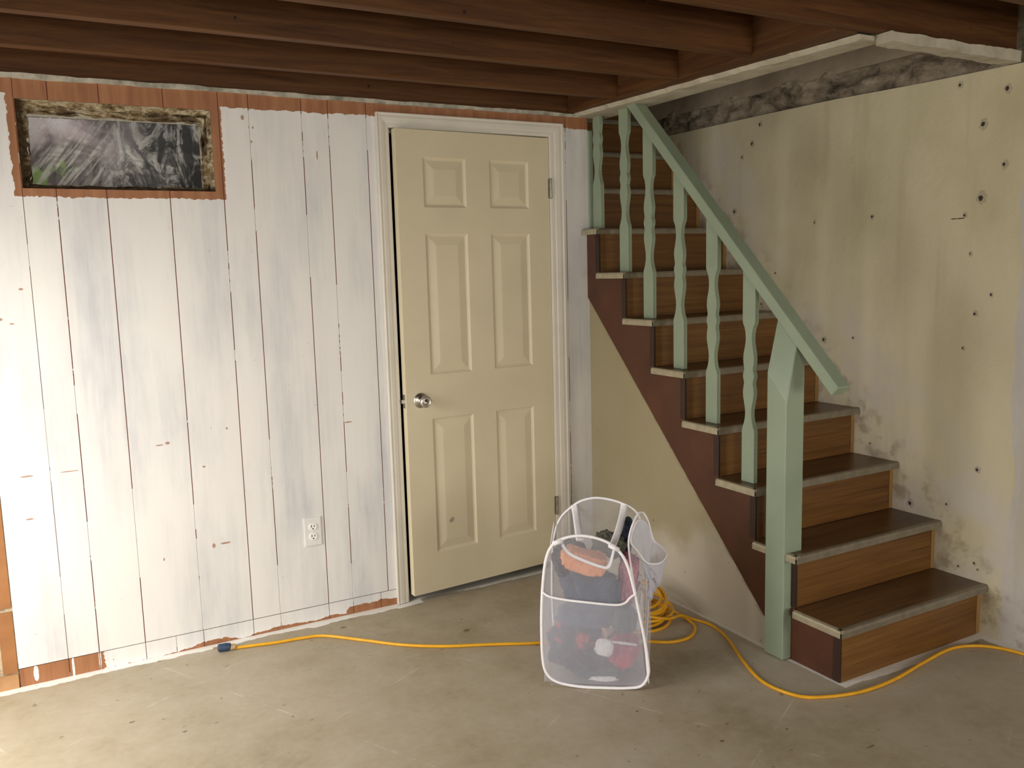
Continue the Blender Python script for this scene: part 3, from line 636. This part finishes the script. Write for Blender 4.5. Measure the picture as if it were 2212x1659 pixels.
for k in range(1, 13):
    y = nose(k); z = k * RISE; ye = y + RUN + OV + (.0 if k < 12 else .6)
    bm = bmesh.new(); x0 = XN + .004 if k < 9 else .02
    poly = [(x0, y + .004), (RW - .001, y + .004), (RW - .001, ye), (.0, ye), (.0, min(ye, y + RUN + .018)), (x0, min(ye, y + RUN + .018))] if k < 8 else [(x0, y + .004), (RW - .001, y + .004), (RW - .001, ye), (.02, ye), (.02, .0), (x0, .0)] if k == 8 else [(x0, y + .004), (RW - .001, y + .004), (RW - .001, ye), (x0, ye)]
    prism(bm, poly, 2, z - .022, z)
    t = P0(obj('tread', bm, 'tread'), stairs)
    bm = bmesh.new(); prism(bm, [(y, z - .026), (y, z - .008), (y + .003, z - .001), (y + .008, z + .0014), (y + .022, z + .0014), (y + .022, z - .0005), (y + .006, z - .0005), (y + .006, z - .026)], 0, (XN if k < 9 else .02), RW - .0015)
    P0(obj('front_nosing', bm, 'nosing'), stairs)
    if k < 9:
        yb = min(y + RUN + .016, -.002) if k < 9 else 0
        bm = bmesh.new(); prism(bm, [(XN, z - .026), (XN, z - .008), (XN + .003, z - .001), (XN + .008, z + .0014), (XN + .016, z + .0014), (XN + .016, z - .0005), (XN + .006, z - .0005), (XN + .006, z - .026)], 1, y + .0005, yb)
        P0(obj('side_nosing', bm, 'nosing_lit'), stairs)
    bm = bmesh.new(); box(bm, (.0 if k < 9 else .02), RW - .024, y + OV, y + OV + .016, (k - 1) * RISE + (.0 if k == 1 else .0015), z - .023)
    P0(obj('riser', bm, 'riser'), stairs)
    if k < 12:
        bm = bmesh.new(); box(bm, RW - .0215, RW - .0012, y + OV - .001, y + OV + .016, (k - 1) * RISE + .0015, z - .023); P0(obj('end_strip', bm, 'endstrip'), stairs)
    if k < 9:
        bm = bmesh.new(); box(bm, -.0085, .0, y + OV + .0005, y + OV + .03, (k - 1) * RISE + .0015, z - .0265); P0(obj('corner_strip', bm, 'strip'), stairs)

# ------------------------------------------------------------------ stair railing
rail = empty('stair_railing', (0, -1.245, 0)); tag(rail, 'sage green stair railing with wavy cut balusters and a thick newel post', 'railing')
def rz(y): return .997 + 1.0045 * (y + 1.45)
def newel():
    bm = bmesh.new(); yb, yf = -1.200, -1.291; xl, xr = -.046, .043
    rows = [[(xl, yf, .004), (xr, yf, .004), (xr, yb, .004), (xl, yb, .004)], [(xl, yf, .955), (xr, yf, .955), (xr, yb, 1.056), (xl, yb, 1.056)],
            [(.004, yf, rz(yf) + .004), (xr, yf, rz(yf) + .004), (xr, yb, rz(yb) + .004), (.004, yb, rz(yb) + .004)]]
    L = [[bm.verts.new(p) for p in r] for r in rows]
    for A, C in zip(L, L[1:]):
        for q in range(4): bm.faces.new([A[q], A[(q + 1) % 4], C[(q + 1) % 4], C[q]])
    bm.faces.new(L[0][::-1]); bm.faces.new(L[-1]); return bm
P0(obj('newel_post', newel(), 'green', bevel=.003), rail)
def baluster(yf, z0, z1):
    w = .066; yc = yf + w / 2; prof = [(0, 1), (.198, 1), (.208, .95), (.23, .68), (.25, .53), (.268, .48), (.288, .53), (.31, .68), (.33, .82), (.348, .87), (.365, .82), (.380, .72), (.386, .70), (.392, .73), (.401, .84), (.412, .89), (.423, .84), (.432, .73), (.438, .70), (.444, .72), (.459, .82), (.476, .87), (.494, .82), (.514, .68), (.536, .53), (.556, .48), (.575, .53), (.595, .68), (.612, .95), (.622, 1)]
    bm = bmesh.new(); L = []
    zs = [(z0 + h, s) for h, s in prof]
    for z, s in zs: L.append([(yc - w / 2 * s, z), (yc + w / 2 * s, z)])
    L.append([(yc - w / 2, rz(yc - w / 2)), (yc + w / 2, rz(yc + w / 2))])
    V = [[[bm.verts.new((x, p[0], p[1])) for p in r] for r in L] for x in (.021, .041)]
    n = len(L)
    for i in range(n - 1):
        a, b, c, d = V[0][i], V[0][i + 1], V[1][i], V[1][i + 1]
        bm.faces.new([a[0], b[0], b[1], a[1]]); bm.faces.new([c[0], c[1], d[1], d[0]])
        bm.faces.new([a[0], c[0], d[0], b[0]]); bm.faces.new([a[1], b[1], d[1], c[1]])
    bm.faces.new([V[0][0][0], V[0][0][1], V[1][0][1], V[1][0][0]]); bm.faces.new([V[0][-1][0], V[1][-1][0], V[1][-1][1], V[0][-1][1]])
    return bm
for k, off in ((3, .072), (4, .075), (5, .074), (6, .074), (7, .045), (8, .052)):
    P0(obj('baluster', baluster(nose(k) + off, k * RISE + .0005, 0), 'green', bevel=.0015, seg=1), rail)
bm = bmesh.new(); ya, yb = -1.452, -.27
poly = [(ya, rz(ya)), (yb, rz(yb)), (yb - .03, rz(yb) + .03), (ya - .03, rz(ya) + .03)]
prism(bm, [(p[0], p[1]) for p in poly], 0, -.008, .052)
P0(obj('handrail', bm, 'green', bevel=.004), rail)
bm = bmesh.new(); box(bm, .0065, .028, -.010, .012, 8 * RISE + .0005, 2.074); P0(obj('wall_post', bm, 'green', bevel=.002), rail)

# ------------------------------------------------------------------ yellow extension cord
CR = .0062
def cord_mesh():
    bm = bmesh.new()
    left = [(-1.757, -.093, CR), (-1.70, -.105, CR), (-1.592, -.132, CR), (-1.50, -.145, CR), (-1.416, -.172, CR), (-1.303, -.289, CR), (-1.18, -.422, CR), (-1.047, -.521, CR), (-.887, -.603, CR), (-.726, -.690, CR), (-.60, -.735, CR), (-.48, -.80, CR)]
    cx, cy = -.262, -.682; coil = []
    turns = 9
    for i in range(turns * 14):
        a = 2.6 + 2 * math.pi * i / 14; t = i // 14
        rr = (.155, .12, .14, .10, .148, .085, .125, .15, .11)[t] + .004 * math.sin(3 * a + t)
        ox, oy = (.0, .01, -.008, .004, .006, -.006, .012, -.01, .004)[t], (.004, -.012, .01, 0, -.006, .012, -.004, .008, 0)[t]
        coil.append((cx + ox + rr * math.cos(a), cy + oy + rr * math.sin(a), CR + .0085 * t + .006 * math.sin(a + t * 1.3) + .004 + .028 * (1 + math.sin(a)) * (t + 1) / 9))
    tail = [(-.40, -.80, .012), (-.33, -.93, CR), (-.22, -.965, CR), (-.12, -.90, CR), (-.10, -.80, .012), (-.16, -.70, .05), (-.26, -.63, .088), (-.36, -.69, .09), (-.33, -.80, .075), (-.22, -.845, .045), (-.112, -.801, CR + .013)]
    right = [(-.075, -.832, CR), (-.052, -.901, CR), (-.060, -.97, CR), (-.09, -1.06, CR), (-.171, -1.221, CR), (-.229, -1.382, CR), (-.206, -1.506, CR), (-.136, -1.561, CR), (-.004, -1.601, CR), (.162, -1.602, CR), (.359, -1.572, CR), (.538, -1.553, CR), (.64, -1.585, CR), (.70, -1.655, CR), (.725, -1.76, CR), (.72, -1.9, CR), (.66, -2.1, CR), (.5, -2.35, CR)]
    tube(bm, spline(left + coil + tail + right, 6), CR, 8); return bm
cord = obj('extension_cord', cord_mesh(), 'cord', smooth=True); tag(cord, 'yellow extension cord lying across the floor, coiled behind the laundry hamper', 'cord')
plug = bmesh.new()
d = Vector((-1, .16, 0)).normalized(); o0 = Vector((-1.752, -.094, 0))
path = [o0 + d * t + Vector((0, 0, h)) for t, h in ((.012, .014), (.016, .016), (.034, .0165), (.038, .0165), (.058, .0165), (.062, .0165))]
rad = [.008, .014, .016, .0155, .015, .009]
tube(plug, path, lambda t: rad[int(round(t * 5))], 12)
pl = obj('plug', plug, 'plug', cord, smooth=False, bevel=.002); pl['label'] = 'dark blue rubber plug'
bm = bmesh.new(); path = [o0 + d * t + Vector((0, 0, .0125)) for t in (-.006, -.004, .012, .016)]; tube(bm, path, lambda t: (.0075, .0115, .0125, .011)[int(round(t * 3))], 12); c = obj('plug_collar', bm, 'ptip', pl)
bm = bmesh.new(); nrm = Vector((d.y, -d.x, 0))
for s in (-.006, .006):
    a = o0 + d * .06 + nrm * s; tube(bm, [a + Vector((0, 0, .018)), a + d * .018 + Vector((0, 0, .018))], .0022, 6)
obj('plug_blade', bm, 'brass', pl)

# ------------------------------------------------------------------ mesh laundry hamper (local frame: x right, y back, z up)
HA = math.atan2(-.6, .8); HB = Vector((-.735 + .6 * .15, -1.101 + .8 * .15, 0)); 
ham = empty('laundry_hamper', HB, HA); tag(ham, 'white mesh pop-up laundry hamper full of clothes standing on the floor by the stairs', 'hamper')
HWd, HD = .178, .15
def front_loop(n=96):
    """outline of the front panel, bottom left first, as (x, z)"""
    pts = [(-.184, .10), (-.172, .05), (-.136, .020), (-.06, .007), (.04, .006), (.11, .008), (.155, .018), (.178, .06), (.175, .12), (.165, .19), (.147, .285), (.130, .37), (.112, .44), (.088, .487), (.045, .523), (-.02, .543), (-.08, .541), (-.135, .517), (-.163, .468), (-.177, .38), (-.184, .28), (-.186, .19)]
    return spline([(p[0], 0, p[1]) for p in pts], 6, True)
FL = front_loop()
def fy(x, z): return -HD - .014 * max(0, 1 - (x / .2) ** 2) * max(0, 1 - ((z - .22) / .3) ** 2)
BL = spline([(p[0], 0, p[1]) for p in [(-.17, .08), (-.14, .03), (-.06, .008), (.05, .006), (.14, .025), (.172, .08), (.176, .2), (.175, .34), (.165, .46), (.145, .54), (.085, .578), (.006, .595), (-.05, .587), (-.09, .565), (-.14, .515), (-.165, .44), (-.175, .32), (-.177, .18)]], 6, True)
def by(x, z): return HD + .012 * max(0, 1 - (x / .2) ** 2) - .10 * max(0, (z - .3)) * .3
def fill_loop(loop, yf, rings=7):
    bm = bmesh.new(); c = sum(loop, Vector()) / len(loop); prev = None
    for k in range(rings + 1):
        t = 1 - k / rings
        if k == rings:
            p = bm.verts.new((c.x, yf(c.x, c.z), c.z))
            for i in range(len(prev)): bm.faces.new([prev[i], prev[(i + 1) % len(prev)], p])
        else:
            ring = []
            for q in loop:
                w = c.lerp(q, t); ring.append(bm.verts.new((w.x, yf(w.x, w.z), w.z)))
            if prev:
                for i in range(len(ring)): bm.faces.new([prev[i], prev[(i + 1) % len(ring)], ring[(i + 1) % len(ring)], ring[i]])
            prev = ring
    return bm
obj('front_panel', fill_loop(FL, fy), 'net', ham, smooth=True)
obj('back_panel', fill_loop(BL, by), 'net', ham, smooth=True)
def hoop(loop, yf, r): 
    bm = bmesh.new(); tube(bm, [Vector((p.x, yf(p.x, p.z), p.z)) for p in loop], r, 8, True); return bm
obj('front_hoop', hoop(FL, fy, .0052), 'piping', ham, smooth=True)
obj('back_hoop', hoop(BL, by, .0045), 'piping', ham, smooth=True)
def side(sgn, top_f, top_b, bulge, seed):
    bm = bmesh.new(); nu, nv = 16, 24; g = []
    for i in range(nu + 1):
        u = i / nu; row = []
        for j in range(nv + 1):
            v = j / nv
            zt = top_f + (top_b - top_f) * u - .035 * math.sin(math.pi * u)
            z = .012 + (zt - .012) * v
            xf = .174 - (.03 if sgn > 0 else .0) * max(0, (z - .1) / .4) if sgn > 0 else .180 - .1 * max(0, z - .36); xb = .172 - .08 * max(0, z - .38)
            x = (xf + (xb - xf) * u) + bulge * math.sin(math.pi * u) * (math.sin(math.pi * min(1, v * 1.05)) ** .7) + .006 * nz((u * 2, v * 5, seed), 2, seed) * math.sin(math.pi * u)
            y = fy(.17, z) * (1 - u) + (by(.17, z)) * u
            row.append(bm.verts.new((sgn * x, y, z)))
        g.append(row)
    for i in range(nu):
        for j in range(nv): bm.faces.new([g[i][j], g[i + 1][j], g[i + 1][j + 1], g[i][j + 1]])
    edge = [Vector(g[i][nv].co) for i in range(nu + 1)]
    return bm, edge
bm, eL = side(-1, .43, .50, .018, 3); obj('side_panel', bm, 'net', ham, smooth=True)
RL = spline([(.177, -.150, .045), (.166, -.150, .165), (.148, -.150, .281), (.125, -.142, .42), (.115, -.122, .52), (.138, -.08, .588), (.163, -.04, .598), (.186, .0, .545), (.196, .05, .46), (.192, .10, .37), (.186, .135, .25), (.180, .142, .12), (.174, .12, .025), (.174, 0, .008), (.178, -.11, .012)], 6, True)
def fill3(loop, bulge, rings=8, seed=3):
    bm = bmesh.new(); c = sum(loop, Vector()) / len(loop); prev = None; k = len(loop)
    for r in range(rings + 1):
        t = 1 - r / rings; h = (1 - t * t) * bulge
        if r == rings:
            p = bm.verts.new(c + Vector((h, 0, 0)))
            for i in range(k): bm.faces.new([prev[i], prev[(i + 1) % k], p])
        else:
            ring = []
            for q in loop:
                w = c.lerp(q, t); ring.append(bm.verts.new(w + Vector((h + .010 * nz(w, 14, seed) * (1 - t), 0, 0))))
            if prev:
                for i in range(k): bm.faces.new([prev[i], prev[(i + 1) % k], ring[(i + 1) % k], ring[i]])
            prev = ring
    return bm
obj('side_panel', fill3(RL, .02), 'net', ham, smooth=True)
for e in (eL,):
    bm = bmesh.new(); tube(bm, e, .003, 6); obj('rim_binding', bm, 'piping', ham, smooth=True)
bm = bmesh.new(); tube(bm, RL, .0032, 6, True); obj('side_hoop', bm, 'piping', ham, smooth=True)
bm = bmesh.new(); bb = [Vector(p) for p in ((-.16, -HD, .006), (.16, -HD, .006), (.16, HD, .006), (-.16, HD, .006))]; bm.faces.new([bm.verts.new(p) for p in bb]); obj('bottom_panel', bm, 'net', ham)
# front pocket: baggy second layer with a white rim
rim = spline([(-.180, fy(-.176, .34) - .003, .345), (-.155, fy(-.15, .33) - .008, .332), (-.10, fy(-.1, .32) - .012, .325), (-.03, fy(0, .32) - .016, .321), (.065, fy(.08, .31) - .014, .313), (.100, fy(.1, .31) - .010, .318), (.118, fy(.12, .33) - .006, .335), (.138, fy(.138, .345) - .003, .348)], 6)
bm = bmesh.new(); tube(bm, rim, .0042, 8); obj('pocket_rim', bm, 'piping', ham, smooth=True)
def pocket():
    bm = bmesh.new(); g = []; n = len(rim) - 1; nv = 14
    for i, p in enumerate(rim):
        row = []; u = i / n
        xb = -.180 + .352 * u
        for j in range(nv + 1):
            t = j / nv; x = p.x + (xb - p.x) * t; z = p.z * (1 - t) + .02 * t
            bag = .014 * math.sin(math.pi * min(1, t * 1.1)) * math.sin(math.pi * u)
            fold = .004 * nz((x * (1 + t), 0, z * .5), 26, 3) * math.sin(math.pi * t)
            row.append(bm.verts.new((x, fy(x, z) - .003 - bag * .6 - .012 * math.sin(math.pi * u) * (1 - t) + fold, z)))
        g.append(row)
    for i in range(n):
        for j in range(nv): bm.faces.new([g[i][j], g[i][j + 1], g[i + 1][j + 1], g[i + 1][j]])
    return bm
obj('front_pocket', pocket(), 'net2', ham, smooth=True)
# carrying straps
def strap(pts, w=.011, side=None):
    bm = bmesh.new(); tube(bm, spline(pts, 6), w, 6, False, .16, side); return bm
sx = Vector((1, 0, 0))
obj('carry_strap', strap([(-.088, by(-.085, .565), .568), (-.080, HD - .03, .545), (-.068, .04, .52), (-.055, -.06, .50), (-.046, -HD + .01, .53)], .013, sx), 'piping', ham, smooth=True)
obj('carry_strap', strap([(.098, by(.1, .57), .573), (.094, HD - .03, .55), (.082, .04, .52), (.068, -.04, .50), (.060, -HD + .02, .505), (.058, -HD - .003, .515)], .013, sx), 'piping', ham, smooth=True)
obj('carry_strap', strap([(-.108, fy(-.1, .49) + .004, .512), (-.085, -HD + .016, .475), (-.03, -HD + .018, .448), (.03, -HD + .018, .428), (.048, -HD + .016, .434), (.058, -HD + .010, .465), (.066, fy(.06, .5) + .004, .50)], .006, Vector((0, 0, 1))), 'piping', ham, smooth=True)
for x, z in ((-.125, .520), (.066, .508)):
    bm = bmesh.new(); a = Vector((x - .016, fy(x, z), z - .006 * (1 if x < 0 else -1))); b = Vector((x + .016, fy(x, z), z + .007 * (1 if x < 0 else -1.6))); tube(bm, [a, b], .0085, 10); obj('strap_loop', bm, 'piping', ham, smooth=True)
# side pocket hanging open on the right
RIM = spline([(.122, -.118, .518), (.145, -.095, .476), (.172, -.08, .434), (.206, -.065, .421), (.232, -.04, .424), (.246, .0, .438), (.226, .03, .455), (.203, .045, .470), (.188, .03, .52), (.160, -.03, .565), (.138, -.075, .565)], 6, True)
def side_pocket():
    bm = bmesh.new(); k = len(RIM); prev = None; nv = 12
    for j in range(nv + 1):
        t = j / nv; ring = []
        for i, p in enumerate(RIM):
            a = 2 * math.pi * i / k
            low = Vector((.200 + .026 * math.sin(a * .5) ** 2 * math.cos(a * .5 + 1.2), -.04 + .03 * math.sin(a), .300 + .012 * math.cos(a * 2)))
            q = p.lerp(low, t ** .85)
            q.z = min(q.z, p.z); q.x += (.024 if p.z < .48 else .004) * math.sin(math.pi * t)
            f = .009 * nz((a * 1.6, t * 3, 0), 1.6, 4) + .006 * nz((a * 4, t * 5, 2), 1.5, 8)
            q += Vector((f, f * .5, f * .4)) * math.sin(math.pi * t); ring.append(bm.verts.new(q))
        if prev:
            for i in range(k): bm.faces.new([prev[i], prev[(i + 1) % k], ring[(i + 1) % k], ring[i]])
        prev = ring
    bm.faces.new(prev); return bm
sp_ = obj('side_pocket', side_pocket(), 'net3', ham, smooth=True)
bm = bmesh.new(); tube(bm, RIM, .0036, 6, True); obj('pocket_binding', bm, 'piping', sp_, smooth=True)

# ------------------------------------------------------------------ clothes in the hamper
def garment(name, mat, loc, size, rot, seed, label, cat='clothing', amp=.25, sq=.7, sub=5):
    bm = bmesh.new(); bmesh.ops.create_icosphere(bm, subdivisions=sub, radius=1)
    for v in bm.verts:
        c = v.co.copy(); c = Vector([math.copysign(abs(q) ** sq, q) for q in c])
        f = 1 + amp * (nz(c, 1.6, seed) + .6 * nz((c[0] * 3, c[1], c[2]), 2.3, seed + 4) + .4 * nz(c, 6, seed) - .5 * max(0, .25 - abs(nz((c[0], c[1] * .5, c[2] * 1.6), 2.6, seed + 7))))
        v.co = Vector((c.x * size[0], c.y * size[1], c.z * size[2])) * f
    bmesh.ops.rotate(bm, verts=bm.verts, cent=(0, 0, 0), matrix=Matrix.Rotation(rot, 3, 'Y'))
    o = obj(name, bm, mat, smooth=True); R = Matrix.Rotation(HA, 3, 'Z')
    o.location = HB + R @ Vector(loc); o.rotation_euler = (0, 0, HA); tag(o, label, cat, 'clothes in the laundry hamper'); return o
garment('folded_shirt', 'navy', (-.015, -.055, .318), (.100, .062, .062), .08, 1, 'slate blue folded cloth filling the upper middle of the hamper')
garment('trousers', 'char', (-.092, .045, .390), (.062, .075, .065), -.3, 2, 'charcoal trousers bundled at the upper left of the hamper')
garment('towel', 'orange', (-.040, -.060, .425), (.080, .048, .036), .22, 3, 'peach orange towel lying on top of the laundry', 'towel', .16, .42)
garment('shirt', 'olive', (.04, .06, .445), (.06, .05, .04), .1, 12, 'olive grey cloth behind the peach towel in the hamper')
garment('blouse', 'pink', (.108, .025, .335), (.034, .085, .090), .1, 4, 'dusty pink blouse bunched on the right side of the hamper')
garment('flowered_skirt', 'floral', (-.075, -.05, .115), (.090, .085, .085), .1, 5, 'charcoal cloth with red flowers at the lower left of the hamper')
garment('shorts', 'teal', (.098, -.080, .222), (.040, .042, .042), .4, 6, 'dark teal grey shorts in the middle right of the hamper')
garment('red_shirt', 'red', (.090, -.065, .108), (.056, .068, .052), .45, 7, 'crimson shirt at the lower right of the hamper')
garment('sweatpants', 'teal', (.02, -.03, .034), (.12, .10, .026), 0, 8, 'dark teal grey cloth lying flat on the hamper bottom', amp=.1)
garment('pillowcase', 'navy', (-.03, -.055, .226), (.105, .06, .036), 0, 9, 'faded slate blue cloth behind the front pocket, under the folded cloth', amp=.15)
garment('undershirt', 'white', (.136, .06, .235), (.028, .075, .10), .0, 17, 'pale grey white cloth against the lower right side of the hamper', amp=.25)
garment('ankle_sock', 'white', (.028, -.148, .150), (.032, .005, .030), .35, 10, 'white sock pressed against the front mesh of the hamper', 'sock', .25, .6, 3)
garment('waistband', 'white', (.100, -.146, .165), (.042, .005, .005), .1, 11, 'thin white waistband strip beside the white sock', 'clothing', .2, .8, 3)
garment('handkerchief', 'white', (.025, -.150, .036), (.045, .005, .009), 0, 13, 'small crumpled white cloth low at the hamper front', 'cloth', .3, .7, 3)
garment('rolled_fleece', 'quilt', (.104, .105, .450), (.023, .028, .088), .12, 14, 'navy fleece roll sticking up at the back right of the hamper', 'clothing', .1, .75)
